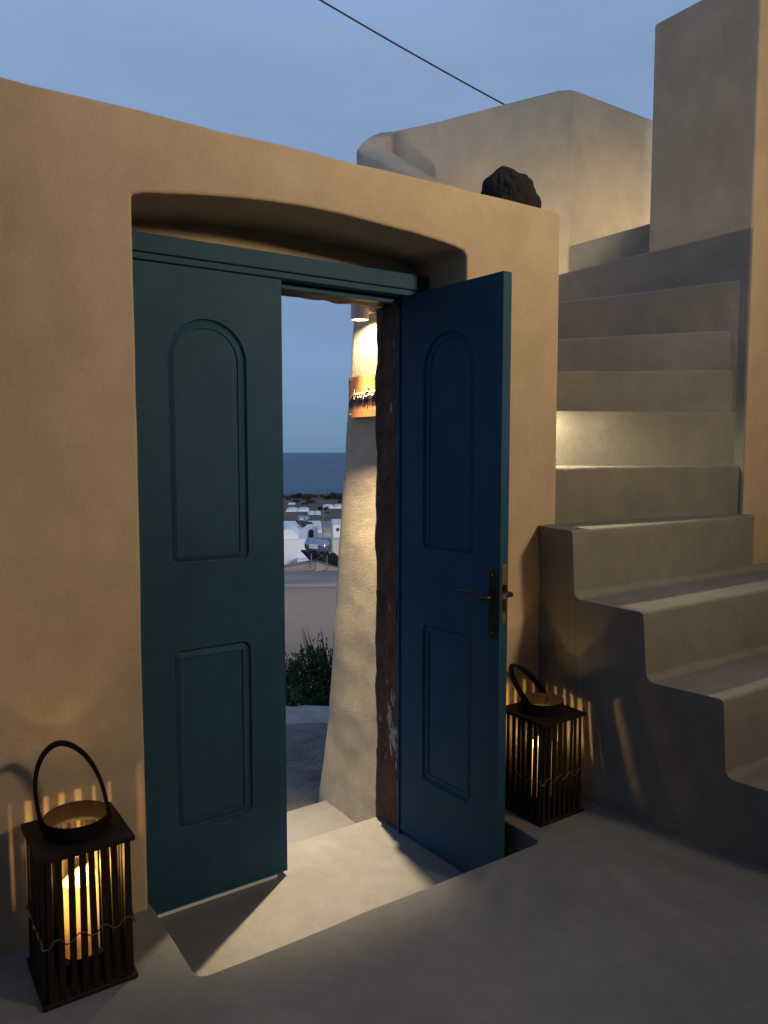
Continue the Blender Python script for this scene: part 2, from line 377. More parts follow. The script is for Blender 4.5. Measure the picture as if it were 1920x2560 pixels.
def rough_beam(name, dims, label, seed, amp=.010):
    x0, x1, y0, y1, z0, z1 = dims; bm = bmesh.new(); cx, cy = (x0+x1)/2, (y0+y1)/2
    long_z = (z1-z0) > (x1-x0)
    rings = []; N = 70
    for i in range(N+1):
        t = i/N; ring = []
        for k in range(20):
            s = k/20*4; e = int(s); f = s-e
            u, v = ((-1+2*f, -1), (1, -1+2*f), (1-2*f, 1), (-1, 1-2*f))[e]
            if long_z: p = Vector((cx+u*(x1-x0)/2, cy+v*(y1-y0)/2, z0+t*(z1-z0)))
            else: p = Vector((x0+t*(x1-x0), cy+u*(y1-y0)/2, (z0+z1)/2+v*(z1-z0)/2))
            q = p*9 if not long_z else Vector((p.x*14, p.y*14, p.z*7))
            nz = noise.noise_vector(q+Vector((seed, 0, 0)))*amp + noise.noise_vector(q*3.3+Vector((0, seed, 0)))*amp*.5
            if long_z: nz.z = 0
            else: nz.x = 0
            ring.append(bm.verts.new(p+nz-Vector((cx, cy, z0))))
        rings.append(ring)
    for a, b in zip(rings, rings[1:]):
        for k in range(20): bm.faces.new((a[k], a[(k+1) % 20], b[(k+1) % 20], b[k]))
    bm.faces.new(rings[0][::-1]); bm.faces.new(rings[-1])
    o = obj(name, bm, 'timber', smooth=False); o.location = (cx, cy, z0)
    tag(o, label, 'timber post' if long_z else 'beam'); return o
rough_beam('timber_post', (1.826, 1.956, 2.584, 2.748, LZ, 2.003), 'old dark timber post with flaking white paint beside the open door leaf', 3)
rough_beam('timber_post', (.66, .74, 2.636, 2.748, LZ, 2.03), 'old dark timber post behind the closed door leaf', 8)
rough_beam('timber_lintel', (.66, 1.97, 2.640, 2.752, 2.012, 2.108), 'rough brown timber lintel over the doorway', 5, .007)

LW, LT, LH = .566, .040, 2.213
def outline(x0, x1, z0, z1, off, arch, r):
    """closed outline (x,z) inset by off; arch -> round-headed, r corner radius"""
    x0 += off; x1 -= off; z0 += off; z1 -= off; pts = []; r = max(.003, r-off)
    n = 5
    pts += [(x0+r-r*sin(a), z0+r-r*cos(a)) for a in [pi/2*(1-k/n) for k in range(n+1)]]
    pts += [(x1-r+r*sin(a), z0+r-r*cos(a)) for a in [pi/2*k/n for k in range(n+1)]]
    if arch:
        R = (x1-x0)/2; cx = (x0+x1)/2; zc = z1-R*.98
        pts += [(cx+R*cos(pi*k/24), zc+R*.98*sin(pi*k/24)) for k in range(25)]
    else:
        pts += [(x1-r+r*cos(a), z1-r+r*sin(a)) for a in [pi/2*k/n for k in range(n+1)]]
        pts += [(x0+r-r*sin(a), z1-r+r*cos(a)) for a in [pi/2*k/n for k in range(n+1)]]
    return pts
PANELS = [(.140, .426, 1.210, 2.047, True), (.140, .428, .270, .914, False)]
def leaf(name, loc, rz, flip, label):
    root = empty(name, loc, rz); sx = -1 if flip else 1
    bm = bmesh.new()
    holes = [outline(a, b, c, d, 0, ar, .03) for a, b, c, d, ar in PANELS]
    for yy in (0, LT):
        loops = [[(0, 0), (LW, 0), (LW, LH), (0, LH)]] + holes
        edges = []
        for lp in loops:
            vs = [bm.verts.new((sx*p[0], yy, p[1])) for p in lp]
            edges += [bm.edges.new((vs[i], vs[(i+1) % len(vs)])) for i in range(len(vs))]
        bmesh.ops.triangle_fill(bm, use_beauty=True, edges=edges, normal=(0, -1 if yy == 0 else 1, 0))
    bm.verts.ensure_lookup_table()
    rim = [(0, 0), (LW, 0), (LW, LH), (0, LH)]
    def find(p, yy):
        q = Vector((sx*p[0], yy, p[1])); return min(bm.verts, key=lambda v: (v.co-q).length)
    for i in range(4):
        p, q = rim[i], rim[(i+1) % 4]
        bm.faces.new((find(p, 0), find(q, 0), find(q, LT), find(p, LT)))
    obj('slab', bm, 'blue', root)
    prof = [(0, 0), (.003, .0085), (.009, .0115), (.026, .0045), (.030, .0045), (.0325, .0100), (.036, .0100)]
    for (a, b, c, d, ar) in PANELS:
        for side in (0, 1):
            bm = bmesh.new(); rings = []
            for off, dep in prof:
                yy = dep if side == 0 else LT-dep
                rings.append([bm.verts.new((sx*p[0], yy, p[1])) for p in outline(a, b, c, d, off, ar, .03)])
            for A, B in zip(rings, rings[1:]):
                for k in range(len(A)): bm.faces.new((A[k], A[(k+1) % len(A)], B[(k+1) % len(A)], B[k]))
            f = bm.faces.new(rings[-1]); f.normal_update()
            if (f.normal.y > 0) == (side == 0): bmesh.ops.reverse_faces(bm, faces=bm.faces)
            obj('arched_panel' if ar else 'panel', bm, 'blue', root, recalc=False)
    tag(root, label, 'door'); return root
lf = leaf('door_leaf', (.7205, 2.550, -.187), 0, False, 'closed dark blue door leaf next to the larger lit lantern standing against the long wall')
lf['label'] = 'closed dark blue door leaf with arched panel and no handle'
bxo('gap_light_strip', (.002, LW-.045, -.004, .0, -.0125, -.002), 'gap_light', lf)  # pale strip painted as the line of light in the gap under the leaf
bxo('astragal', (LW-.012, LW+.012, LT, LT+.012, .05, LH-.04), 'blue', lf, bevel=.002)
rf = leaf('door_leaf', (1.867, 2.566, -.187), radians(92.6), True, 'open blue door leaf with bronze lever handle and brass lock plate')
def handle(root):
    # local frame: leaf runs along -x from the hinge, outside face at y=LT
    u0 = -.536; zc = .867+.187
    for side in (1, -1):
        y0 = LT if side > 0 else 0.0
        bm = bmesh.new(); r = .021; pts = []
        for k in range(13): pts.append((u0+r*cos(pi*k/12), .995+.187-r+r*sin(pi*k/12)))
        for k in range(13): pts.append((u0-r*cos(pi*k/12), .739+.187+r-r*sin(pi*k/12)))
        prism(bm, pts, 'y', y0, y0+side*.007)
        pl = obj('handle_plate', bm, 'bronze', root, bevel=.0025)
        for zz in (.745+.187+.02, .975+.187):
            bm = bmesh.new(); tube(bm, [(u0, y0+side*.006, zz), (u0, y0+side*.0085, zz)], .0045, 8); obj('screw', bm, 'brass', pl)
        bm = bmesh.new(); zl = .892+.187
        tube(bm, [(u0, y0+side*.004, zl), (u0, y0+side*.05, zl)], .0095, 10)
        lev = [(u0, y0+side*.047, zl), (u0+.022, y0+side*.05, zl+.001), (u0+.05, y0+side*.05, zl+.010), (u0+.08, y0+side*.049, zl+.016), (u0+.105, y0+side*.047, zl+.015), (u0+.13, y0+side*.046, zl+.007)]
        tube(bm, lev, [.010, .0095, .008, .0072, .0068, .006], 10)
        obj('lever', bm, 'bronze', root, smooth=True)
    bm = bmesh.new(); box(bm, -LW-.0025, -LW+.001, .009, .031, .80+.187, 1.012+.187)
    lk = obj('lock_faceplate', bm, 'brass', root, bevel=.001)
    bm = bmesh.new(); box(bm, -LW-.012, -LW, .013, .027, .912+.187, .942+.187)
    obj('latch', bm, 'bronze', lk, bevel=.002)
    bm = bmesh.new(); box(bm, -LW-.0045, -LW, .013, .027, .842+.187, .888+.187)
    obj('deadbolt', bm, 'bronze', lk)
handle(rf)

# ------------------------------------------------------------------ outside pillar, lamp, sign
PX = 1.957
def pillar():
    bm = bmesh.new(); yf = [(-.62, 3.56), (-.42, 3.53), (0, 3.45), (.6, 3.37), (1.35, 3.275), (2.08, 3.175), (2.6, 3.14)]
    def far(z):
        for (a, ya), (b, yb) in zip(yf, yf[1:]):
            if z <= b: return ya+(yb-ya)*(z-a)/(b-a)
        return yf[-1][1]
    rings = []; N = 84
    for i in range(N+1):
        z = -.62+2.92*i/N; y1 = far(z); ring = []
        xl = PX - .02*max(0, (.1-z)) ; xr = 2.46; y0 = 2.70; r = .075
        pts = [(xl, y0 + (y1-r-y0)*k/14) for k in range(15)]
        pts += [(xl+r-r*cos(a), y1-r+r*sin(a)) for a in [pi/2*k/6 for k in range(1, 7)]]
        pts += [(xr, y1), (xr, y0)]
        for (x, y) in pts:
            p = Vector((x, y, z)); nv = noise.noise(p*4.0)*.005 + noise.noise(p*13)*.0015
            ring.append(bm.verts.new((x + nv*(1 if x < 2.2 else 0), y + noise.noise(p*5+Vector((7, 0, 0)))*.006*(1 if y > 2.9 else 0), z)))
        rings.append(ring)
    for a, b in zip(rings, rings[1:]):
        for k in range(len(a)): bm.faces.new((a[k], a[(k+1) % len(a)], b[(k+1) % len(a)], b[k]))
    bm.faces.new(rings[0][::-1]); bm.faces.new(rings[-1])
    o = obj('buttress_pillar', bm, 'grit', smooth=True)
    for e in o.data.polygons[-2:]: e.use_smooth = False
    tag(o, 'tapering gritty whitewashed pillar outside the doorway, lit by a wall lamp', 'pillar')
pillar()

def spot(name, parent, loc, tgt, power, size, blend, color, radius):
    l = bpy.data.lights.new(name, 'SPOT'); l.energy = power; l.spot_size = radians(size); l.spot_blend = blend; l.color = color; l.shadow_soft_size = radius
    o = bpy.data.objects.new(name, l); link(o, parent); o.location = loc
    o.rotation_euler = (Vector(tgt)-Vector(loc)).to_track_quat('-Z', 'Y').to_euler(); return o
lampc = (1.886, 2.968, 1.995)
lp = empty('wall_lamp', lampc)
bm = bmesh.new()
prof_o = [(.046, .0), (.050, .0), (.050, .17), (.0, .17)]
lathe(bm, [(.034, .012), (.037, .0), (.040, .0), (.040, .168), (.036, .172)], n=32)
obj('cylinder_body', bm, 'lampwhite', lp, smooth=False)
bm = bmesh.new(); box(bm, .036, .076, -.022, .022, .035, .135); obj('mounting_arm', bm, 'lampwhite', lp, bevel=.003)
bm = bmesh.new(); lathe(bm, [(.0345, .009), (.0345, .0115)], n=28); obj('lens', bm, 'lens', lp)
tag(lp, 'small white cylinder downlight fixed to the pillar above the wooden sign', 'lamp')
WARM = (1.0, .75, .43)
spot('lamp_beam', lp, (0, 0, -.004), (-.24, -.03, -1), P_LAMP, 62, 1.0, WARM, .016)
spot('lamp_spill', lp, (0, 0, -.004), (-.0, 0, -1), P_LAMP_WIDE, 168, .5, WARM, .02)

def sign():
    root = empty('wooden_sign', (PX-.030, 2.975, 1.565))
    W, H = .315, .190
    bm = bmesh.new(); box(bm, 0, .010, -W/2, W/2, 0, H); obj('board', bm, 'sign', root, bevel=.0015)
    for yy in (-W/2+.014, W/2-.014):
        for zz in (.014, H-.014):
            bm = bmesh.new(); tube(bm, [(-.004, yy, zz), (.032, yy, zz)], .006, 10); obj('standoff', bm, 'steel', root)
    def loop(cx, cz, rx, rz, a0=60, a1=430): return [(cx+rx*cos(radians(a)), cz+rz*sin(radians(a))) for a in range(a0, a1, 24)]
    st = [[(-.12,-.12),(.1,.15),(.3,.75),(.40,1.05),(.42,.6),(.46,.02),(.55,-.02)], [(.08,.36),(.34,.42),(.62,.46)],
          [(.60,.02),(.70,.42),(.73,.50),(.80,.44),(.86,.46)], [(1.12,.40),(1.02,.48),(.92,.30),(.95,.06),(1.06,.0),(1.18,.14)],
          loop(1.36,.24,.13,.24), [(1.45,.44),(1.6,.42)],
          [(1.70,-.25),(1.82,.2),(1.96,.85),(2.02,1.15)], [(1.86,.95),(2.05,1.12),(2.24,1.0),(2.18,.70),(1.98,.56),(2.26,.50),(2.30,.18),(2.08,-.02),(1.84,.06)],
          [(2.40,.02),(2.46,.30),(2.50,.46)], [(2.54,.66),(2.56,.72)], loop(2.74,.23,.12,.22), [(2.86,.46),(2.85,.10),(2.93,.0)],
          [(2.98,.0),(3.03,.46),(3.06,.30),(3.16,.47),(3.22,.36),(3.22,.04),(3.29,.0)],
          [(3.56,.40),(3.47,.48),(3.38,.30),(3.41,.06),(3.52,.0),(3.62,.14)], loop(3.80,.24,.13,.24), [(3.9,.45),(4.02,.56),(4.1,.5)]]
    k = W*.90/4.3; bm = bmesh.new()
    for s in st:
        pts = [(-.002, W/2*.93-(u+.15+.12*v)*k, .086+v*k*.62+u*.0035) for u, v in s]
        tube(bm, pts, .0024, 6)
    obj('lettering', bm, 'letter', root)
    tag(root, 'orange varnished wooden sign with cream script lettering reading Arco Bianco', 'sign')
sign()

# ------------------------------------------------------------------ staircase
def xbase(y): return 2.483-.1507*(y-1.34)
KS = [(1.0, -.10), (1.474, -.115), (1.75, -.12), (2.068, -.07), (2.3, .02), (2.7, .05)]
def xside(y, z):
    for (a, ka), (b, kb) in zip(KS, KS[1:]):
        if y <= b: return xbase(y) + (ka+(kb-ka)*(y-a)/(b-a))*z
    return xbase(y)
def stair():
    root = empty('staircase', (3.0, 1.6, 0)); R0 = Vector((3.0, 1.6, 0))
    # lower straight flight: (nose y, tread z, left x at nose, left x at back, right x)
    fl = [(1.16, .285, 2.50, 2.44, 4.32), (1.474, .570, 2.398, 2.412, 4.32), (1.750, .830, 2.318, 2.39, 4.32), (2.068, 1.100, 2.296, 2.36, 3.575)]
    backs = [1.474, 1.750, 2.068, 2.55]
    for i, ((yn, z, xl, xlb, xr), yb) in enumerate(zip(fl, backs)):
        rn, rf_ = .016, .030
        prof = [(yn, 0.0)] + [(yn+wob(k*.05, .003, 6, i), z*k/6) for k in range(1, 6)] + [(yn, z-rn*1.6)]
        prof += [(yn+rn-rn*cos(a), z-rn+rn*sin(a)) for a in [pi/2*k/4 for k in range(1, 5)]]
        nT = 6
        prof += [(yn+rn+(yb-rf_-yn-rn)*k/nT, z) for k in range(1, nT)]
        if i < 3: prof += [(yb-rf_+rf_*sin(a), z+rf_-rf_*cos(a)) for a in [pi/2*k/5 for k in range(0, 6)]]
        else: prof += [(yb, z)]
        prof += [(yb, 0.0)]
        bm = bmesh.new(); NX = 26; rings = []
        for j in range(NX+1):
            t = j/NX; ring = []
            for (y, zz) in prof:
                x_l = xside(y, zz)
                x = x_l+(xr-x_l)*t
                wv = wob(x+i*3, .0035, 2.2, i+20) * (1 if zz > .05 else 0)
                ring.append(bm.verts.new(Vector((x, y+wv*(1 if y < yb-.001 else 0), zz+wv*.5*(1 if y < yb-.04 else 0)))-R0))
            rings.append(ring)
        for a, b in zip(rings, rings[1:]):
            for k in range(len(a)): bm.faces.new((a[k], a[(k+1) % len(a)], b[(k+1) % len(a)], b[k]))
        f1 = bm.faces.new(rings[0][::-1]); f2 = bm.faces.new(rings[-1])
        zp = fl[i-1][1] if i else 0
        bw = bm.edges.layers.float.new('bevel_weight_edge'); L0 = rings[0]
        for a, b in zip(L0, L0[1:]):
            if min(a.co.z, b.co.z) > zp+.001 and not (a.co.y+R0.y > yb-.001 and b.co.y+R0.y > yb-.001):
                e = bm.edges.get((a, b)); e[bw] = 1.0
        o = obj('step', bm, 'cement', root); b_ = o.modifiers.new('bevel', 'BEVEL'); b_.width = .012; b_.segments = 3; b_.limit_method = 'WEIGHT'
    # winders turning right round the corner of the tall wall
    pv = (3.645, 2.205); ang = [2, 25, 40, 55, 72, 90]; zz = [1.340, 1.600, 1.810, 2.003, 2.245, 2.486]
    yq = [2.28, 2.195, 2.205, 2.200, 2.172, 2.152]
    pvs = [(3.61+.012*cos(radians(a_)), y_-.004*sin(radians(a_))) for a_, y_ in zip(ang, yq)]
    for i in range(6):
        a0 = radians(ang[i]); p = pvs[i]
        if i == 0: A, B = (3.63, 2.172), (2.40, 2.312)
        else:
            A = p; Lr = [1.35, 1.35, 1.6, 2.0, 2.7][i-1]; B = (p[0]-Lr*cos(a0), p[1]+Lr*sin(a0))
        # wedge from this riser clockwise over everything further up the turn
        if i < 5:
            poly = [A, B]
            if i <= 1: poly += [(2.40, 3.4)]
            if i <= 2: poly += [(2.7, 3.9)]
            if i <= 3: poly += [(3.0, 4.3)]
            poly += [(3.5, 4.7), (3.66, 4.7)]
        else: poly = [(3.600, 2.152), (3.600, 4.9), (3.9, 4.95), (4.05, 3.7), (4.05, 2.152)]
        bm = bmesh.new(); n = len(poly)
        top = []
        dense = []
        for k in range(n):
            q0, q1 = poly[k], poly[(k+1) % n]
            dense.append(q0)
            if k == 0:
                for j in range(1, 24):
                    t = j/24; dense.append((q0[0]+(q1[0]-q0[0])*t + wob(t, .004, 5, i), q0[1]+(q1[1]-q0[1])*t + wob(t, .004, 5, i+4)))
        top = [bm.verts.new(Vector((x, y, zz[i]+wob(j*.1, .003, 3, i)*(1 if 0 < j < 24 else 0)))-R0) for j, (x, y) in enumerate(dense)]
        bot = [bm.verts.new(Vector((x, y, .9))-R0) for x, y in dense]
        bm.faces.new(top); bm.faces.new(bot[::-1]); nn = len(dense)
        for k in range(nn): bm.faces.new((top[k], bot[k], bot[(k+1) % nn], top[(k+1) % nn]))
        obj('step', bm, 'cement', root, bevel=.012, seg=3, ang=50)
    bm = bmesh.new(); box(bm, 4.0-3, 6.6-3, 2.70-1.6, 3.70-1.6, 2.35, 2.772); obj('step', bm, 'cement', root, bevel=.012, seg=3)
    tag(root, 'grey cement staircase with rounded steps winding up behind the tall wall', 'stairs')
stair()

# stairwell fill under the winders (seen only as solid mass)
# tall wall on the right: front face, left side face
def slab_poly(name, pts, z0, z1, m, label, cat, bevel=.014, seg=3):
    bm = bmesh.new(); cx, cy = pts[0]
    prism(bm, [(x-cx, y-cy) for x, y in pts], 'z', z0, z1)
    o = obj(name, bm, m, bevel=bevel, seg=seg); o.location = (cx, cy, 0); tag(o, label, cat); return o
slab_poly('tall_wall', [(3.603, 2.150), (4.36, 2.150), (4.36, 2.748), (3.603, 2.748)], -.3, 3.668, 'plaster', 'tall tan plastered wall block standing beside the winding steps', 'wall')
# house the lamp of the courtyard hangs on (to the right, beyond the frame) and the house behind the camera
slab_poly('house_wall', [(4.36, -2.9), (4.8, -2.9), (4.8, 2.748), (4.36, 2.748)], -.6, 4.4, 'plaster', 'plain tan house front closing the courtyard beside the staircase', 'wall')
slab_poly('rear_house_wall', [(-2.9, -2.6), (4.36, -2.6), (4.36, -2.9), (-2.9, -2.9)], -.6, 5.6, 'plaster', 'plain tan house front facing the blue door across the courtyard', 'wall')
slab_poly('courtyard_side_wall', [(-2.9, -2.6), (-2.6, -2.6), (-2.6, 2.75), (-2.9, 2.75)], -.6, 2.3, 'plaster', 'plain tan side wall closing the courtyard at the far end of the long wall', 'wall')

slab_poly('sky_blocker_slab', [(-.9, -2.9), (4.36, -2.9), (4.36, 1.05), (-.9, 1.05)], 3.62, 3.85, 'plaster', 'unseen flat roof slab added over the terrace to cut the sky light', 'roof')  # unseen slab added overhead to keep sky light off the courtyard
# parapet that climbs round the stair and turns back into the terrace wall
def parapet():
    c6 = lambda x, y: (860+x/1.565, 180+y/1.565)
    Y = lambda p, y: at_y(*c6(*p), y)
    pin = [Vector((2.46, 2.74, 2.38)), Vector((2.72, 3.2, 2.55)), Vector((3.08, 3.8, 2.88)), Y((390, 437), 4.3), Y((330, 400), 4.45), Y((270, 362), 4.62), Y((195, 315), 4.86), Y((172, 285), 4.98), Y((185, 252), 5.02), Vector((3.497, 4.895, 3.807)),
           Vector((3.592, 4.66, 3.807)), Vector((3.77, 4.17, 3.795)), Vector((3.925, 3.72, 3.775)), Vector((3.965, 3.655, 3.766)), Vector((4.02, 3.648, 3.765)), Vector((5.2, 3.65, 3.765)), Vector((6.6, 3.65, 3.765))]
    pout = [Vector((2.30, 2.80, 2.38)), Vector((2.52, 3.3, 2.55)), Vector((2.82, 3.85, 2.86)), Y((270, 410), 4.22), Y((200, 372), 4.38), Y((125, 338), 4.56), Y((58, 310), 4.76), Y((54, 292), 4.92), Y((95, 255), 5.10), Y((175, 235), 5.22),
            Vector((3.80, 4.80, 3.795)), Vector((3.97, 4.26, 3.785)), Vector((4.08, 3.92, 3.77)), Vector((4.12, 3.87, 3.76)), Vector((4.2, 3.86, 3.76)), Vector((5.2, 3.86, 3.76)), Vector((6.6, 3.86, 3.76))]
    def dens(P):
        res = []
        for i in range(len(P)-1):
            p0, p1, p2, p3 = P[max(i-1, 0)], P[i], P[i+1], P[min(i+2, len(P)-1)]
            n = 5 if i < 13 else 2
            for k in range(n):
                t = k/n
                res.append(.5*((2*p1) + (p2-p0)*t + (2*p0-5*p1+4*p2-p3)*t*t + (3*p1-p0-3*p2+p3)*t**3) if i < 12 else p1.lerp(p2, t))
        return res + [P[-1]]
    A, B = dens(pin), dens(pout); bm = bmesh.new(); rows = []
    for a, b in zip(A, B):
        zb = 1.6
        d = (b-a).normalized()*.02
        rows.append([bm.verts.new(v) for v in (Vector((a.x, a.y, zb)), a-Vector((0, 0, .02)), a+d, b-d, b-Vector((0, 0, .02)), Vector((b.x, b.y, zb)))])
    for r0, r1 in zip(rows, rows[1:]):
        for k in range(5): bm.faces.new((r0[k], r0[k+1], r1[k+1], r1[k]))
        bm.faces.new((r0[5], r0[0], r1[0], r1[5]))
    bm.faces.new(rows[0]); bm.faces.new(rows[-1][::-1])
    o = obj('curved_parapet', bm, 'plaster_grey', smooth=True)
    try:
        o.data.set_sharp_from_angle(angle=radians(50))
    except Exception: pass
    tag(o, 'thick rounded plaster parapet curling up around the top of the stairs', 'parapet')
parapet()

def rock():
    bm = bmesh.new(); bmesh.ops.create_icosphere(bm, subdivisions=5, radius=1)
    for v in bm.verts:
        p = v.co.copy(); n1 = noise.noise(p*1.3+Vector((2, 5, 1)))*.16+abs(noise.noise(p*2.6))*.10+noise.noise(p*14)*.012
        v.co = p*(1+n1); v.co.x *= .128; v.co.y *= .11; v.co.z *= .150
    o = obj('lava_rock', bm, 'rock'); o.location = (at_y(1274, 480, 2.45).x, 2.45, 2.43)
    tag(o, 'black porous volcanic rock resting on top of the garden wall', 'rock')
rock()

# overhead cable
a = at_d(700, -60, 5.2); b = at_d(1262, 262, 6.6)
pts = [a.lerp(b, k/40) - Vector((0, 0, .012*4*(k/40)*(1-k/40))) for k in range(41)]
ext = (a-b).normalized()
pts = [a+ext*6] + pts + [b-ext*.8 - Vector((0, 0, .25))]
bm = bmesh.new(); tube(bm, [p-pts[0] for p in pts], .0058, 8); o = obj('overhead_cable', bm, 'cable', smooth=True); o.location = pts[0]
tag(o, 'thin black cable crossing the evening sky', 'cable')

# ------------------------------------------------------------------ lights the place has
def courtyard_lamp(loc, tgt):
    root = empty('courtyard_lamp', loc); d = (Vector(tgt)-Vector(loc)).normalized(); q = d.to_track_quat('Z', 'Y').to_matrix().to_4x4()
    bm = bmesh.new(); lathe(bm, [(.05, -.19), (.17, -.16), (.275, .0), (.268, .0), (.16, -.15), (.045, -.18)], n=32, cap=False); o = obj('shade', bm, 'lampwhite', root, smooth=True); o.matrix_local = q
    bm = bmesh.new(); lathe(bm, [(.262, -.010), (.262, -.004)], n=32); o = obj('diffuser', bm, 'lens', root); o.matrix_local = q
    bm = bmesh.new(); lathe(bm, [(.05, 3.605-loc[2]), (.05, 3.622-loc[2])], -d.x*.17, -d.y*.17, n=24); obj('ceiling_plate', bm, 'lampwhite', root)
    bm = bmesh.new(); tube(bm, [(-d.x*.17, -d.y*.17, 3.61-loc[2]), tuple(d*-.17)], .010, 8); obj('stem', bm, 'lampwhite', root)
    spot('beam', root, tuple(d*.03), tuple(d*3), P_COURT, 116, 1.0, (1.0, .725, .435), .26)
    tag(root, 'white dome lamp hanging on a stem under the added roof slab', 'lamp')
courtyard_lamp((3.15, -1.4, 2.88), (1.75, 2.3, 2.86))

def step_light(loc, n, power, label, aim, size=150):
    root = empty('step_light', loc); nx, ny = n
    root.rotation_euler = (0, 0, atan2(ny, nx))
    bm = bmesh.new(); box(bm, -.02, .006, -.06, .06, -.035, .035); obj('bezel', bm, 'lampwhite', root, bevel=.002)
    bm = bmesh.new(); box(bm, .0065, .0085, -.05, .05, -.025, .020); obj('lens', bm, 'steplens', root)
    l = spot('step_glow', root, (.03, 0, -.01), aim, power, size, .6, (1.0, .80, .45), .02)
    tag(root, label, 'step light', 'recessed lights along the stairs')
step_light((2.462, 2.52, 1.70), (1, 0), P_STEP, 'small recessed stair light set in the end of the garden wall', (.55, -.32, -1.0), 120)
step_light((2.86, 3.36, 2.50), (.86, -.5), P_STEP2, 'small recessed uplight on the curved parapet aimed at the terrace wall', (.35, 1.2, 1.05), 120)
step_light((3.085, 3.74, 2.44), (.86, -.5), P_STEP4, 'small recessed stair light low on the curved parapet beside the winding steps', (1.0, -.45, -.30), 95)
step_light((4.62, 2.757, 2.93), (0, 1), P_STEP3, 'small recessed stair light at the back of the tall wall', (1.0, .35, -.05))

# ------------------------------------------------------------------ lanterns
def make_lantern(loc, label, lean, seed):
    rnd = random.Random(seed)
    root = empty('lantern', loc); Wd, H = .240, .397
    h = Wd/2
    bm = bmesh.new(); box(bm, -h, h, -h, h, 0, .013); obj('base_plate', bm, 'lanternwood', root, bevel=.003)
    bm = bmesh.new(); n = 40; r = .080       # top plate with round hole
    o4 = [(-h, -h), (h, -h), (h, h), (-h, h)]
    for zz in (H-.012, H):
        vs = [bm.verts.new((x, y, zz)) for x, y in o4]; hs = [bm.verts.new((r*cos(2*pi*k/n), r*sin(2*pi*k/n), zz)) for k in range(n)]
        e = [bm.edges.new((vs[i], vs[(i+1) % 4])) for i in range(4)] + [bm.edges.new((hs[i], hs[(i+1) % n])) for i in range(n)]
        bmesh.ops.triangle_fill(bm, use_beauty=True, edges=e)
        if zz < H: v0, h0 = vs, hs
    for i in range(4): bm.faces.new((v0[i], v0[(i+1) % 4], vs[(i+1) % 4], vs[i]))
    for i in range(n): bm.faces.new((h0[i], h0[(i+1) % n], hs[(i+1) % n], hs[i]))
    obj('top_plate', bm, 'lanternwood', root)
    bm = bmesh.new(); lathe(bm, [(.080, H-.004), (.083, H-.004), (.083, H+.044), (.080, H+.044), (.080, H-.004)], n=40, cap=False)
    obj('collar_ring', bm, 'strap', root, smooth=False)
    # slats
    me = None; q = .107; N = 8
    for s in range(4):
        for k in range(N):
            t = -q+.010+(2*q-.020)*k/(N-1)
            bmx = bmesh.new(); wd = .0162; x0 = -wd/2
            box(bmx, -wd/2, wd/2, -.006, .006, 0, H-.024)
            so_ = obj('slat', bmx, 'lanternwood', root, bevel=.002) if me is None else link(bpy.data.objects.new('slat', me), root)
            if me is None:
                me = so_.data
            else:
                b_ = so_.modifiers.new('bevel', 'BEVEL'); b_.width = .002; b_.segments = 2
            pos = ((t, -q), (q, t), (-t, q), (-q, -t))[s]
            so_.location = (pos[0], pos[1], .0125); so_.rotation_euler = (radians(rnd.uniform(-.4, .4)), radians(rnd.uniform(-.7, .7)), s*pi/2 + radians(rnd.uniform(-4, 4)))
    # twisted wire round the slats
    pts = []; qq = q+.009; K = 2*N
    for s in range(4):
        for k in range(K):
            t = -qq+2*qq*k/K; pos = ((t, -qq), (qq, t), (-t, qq), (-qq, -t))[s]
            pts.append((pos[0], pos[1], .168+(.009 if (k//2) % 2 else -.008)+rnd.uniform(-.003, .003)))
    pts.append(pts[0]); bm = bmesh.new(); tube(bm, pts, .0019, 5); obj('wire', bm, 'wire', root)
    # glass cylinder, candle, flame
    bm = bmesh.new(); lathe(bm, [(.072, .014), (.072, .345)], n=40, cap=False); obj('glass_cylinder', bm, 'glass', root, smooth=True)
    bm = bmesh.new(); R = .049; nn = 32
    prof = [(0, 0), (R, 0), (R, .10)]
    rings = []
    for rr, zz, wv in ((R, .0, 0), (R*1.0, .08, 0), (R, .185, 1), (R*.93, .200, 1), (R*.80, .196, 1), (R*.62, .178, 0), (R*.3, .172, 0)):
        rings.append([bm.verts.new((rr*cos(2*pi*k/nn), rr*sin(2*pi*k/nn), zz+wv*(.010*sin(2*pi*k/nn+1.2)+.006*sin(4*pi*k/nn)))) for k in range(nn)])
    for a, b in zip(rings, rings[1:]):
        for k in range(nn): bm.faces.new((a[k], a[(k+1) % nn], b[(k+1) % nn], b[k]))
    bm.faces.new(rings[0][::-1]); bm.faces.new(rings[-1])
    c = obj('candle', bm, 'wax', root, smooth=True); c.location = (0, 0, .062)
    bxo('candle_stand', (-.05, .05, -.05, .05, .0125, .061), 'lanternwood', root, bevel=.003)
    bm = bmesh.new(); lathe(bm, [(.001, .0), (.008, .012), (.009, .020), (.005, .034), (.0008, .050)], n=12)
    f = obj('flame', bm, 'flame', root, smooth=True); f.location = (0, 0, .226)
    l = bpy.data.lights.new('candle_light', 'POINT'); l.energy = P_CANDLE; l.color = (1.0, .55, .17); l.shadow_soft_size = .007
    lo = bpy.data.objects.new('candle_light', l); link(lo, root); lo.location = (0, 0, .283)
    # strap handle
    ax = Vector((cos(radians(lean[0])), sin(radians(lean[0])), 0)); up_ = Vector((lean[1], lean[2], lean[3])); pts = []
    for k in range(41):
        t = pi*k/40; bul = 1+.10*sin(2*t if t < pi/2 else 2*(pi-t))
        pts.append(Vector((0, 0, H+.016)) + ax*(-.083*cos(t)*bul) + up_*sin(t)**.85)
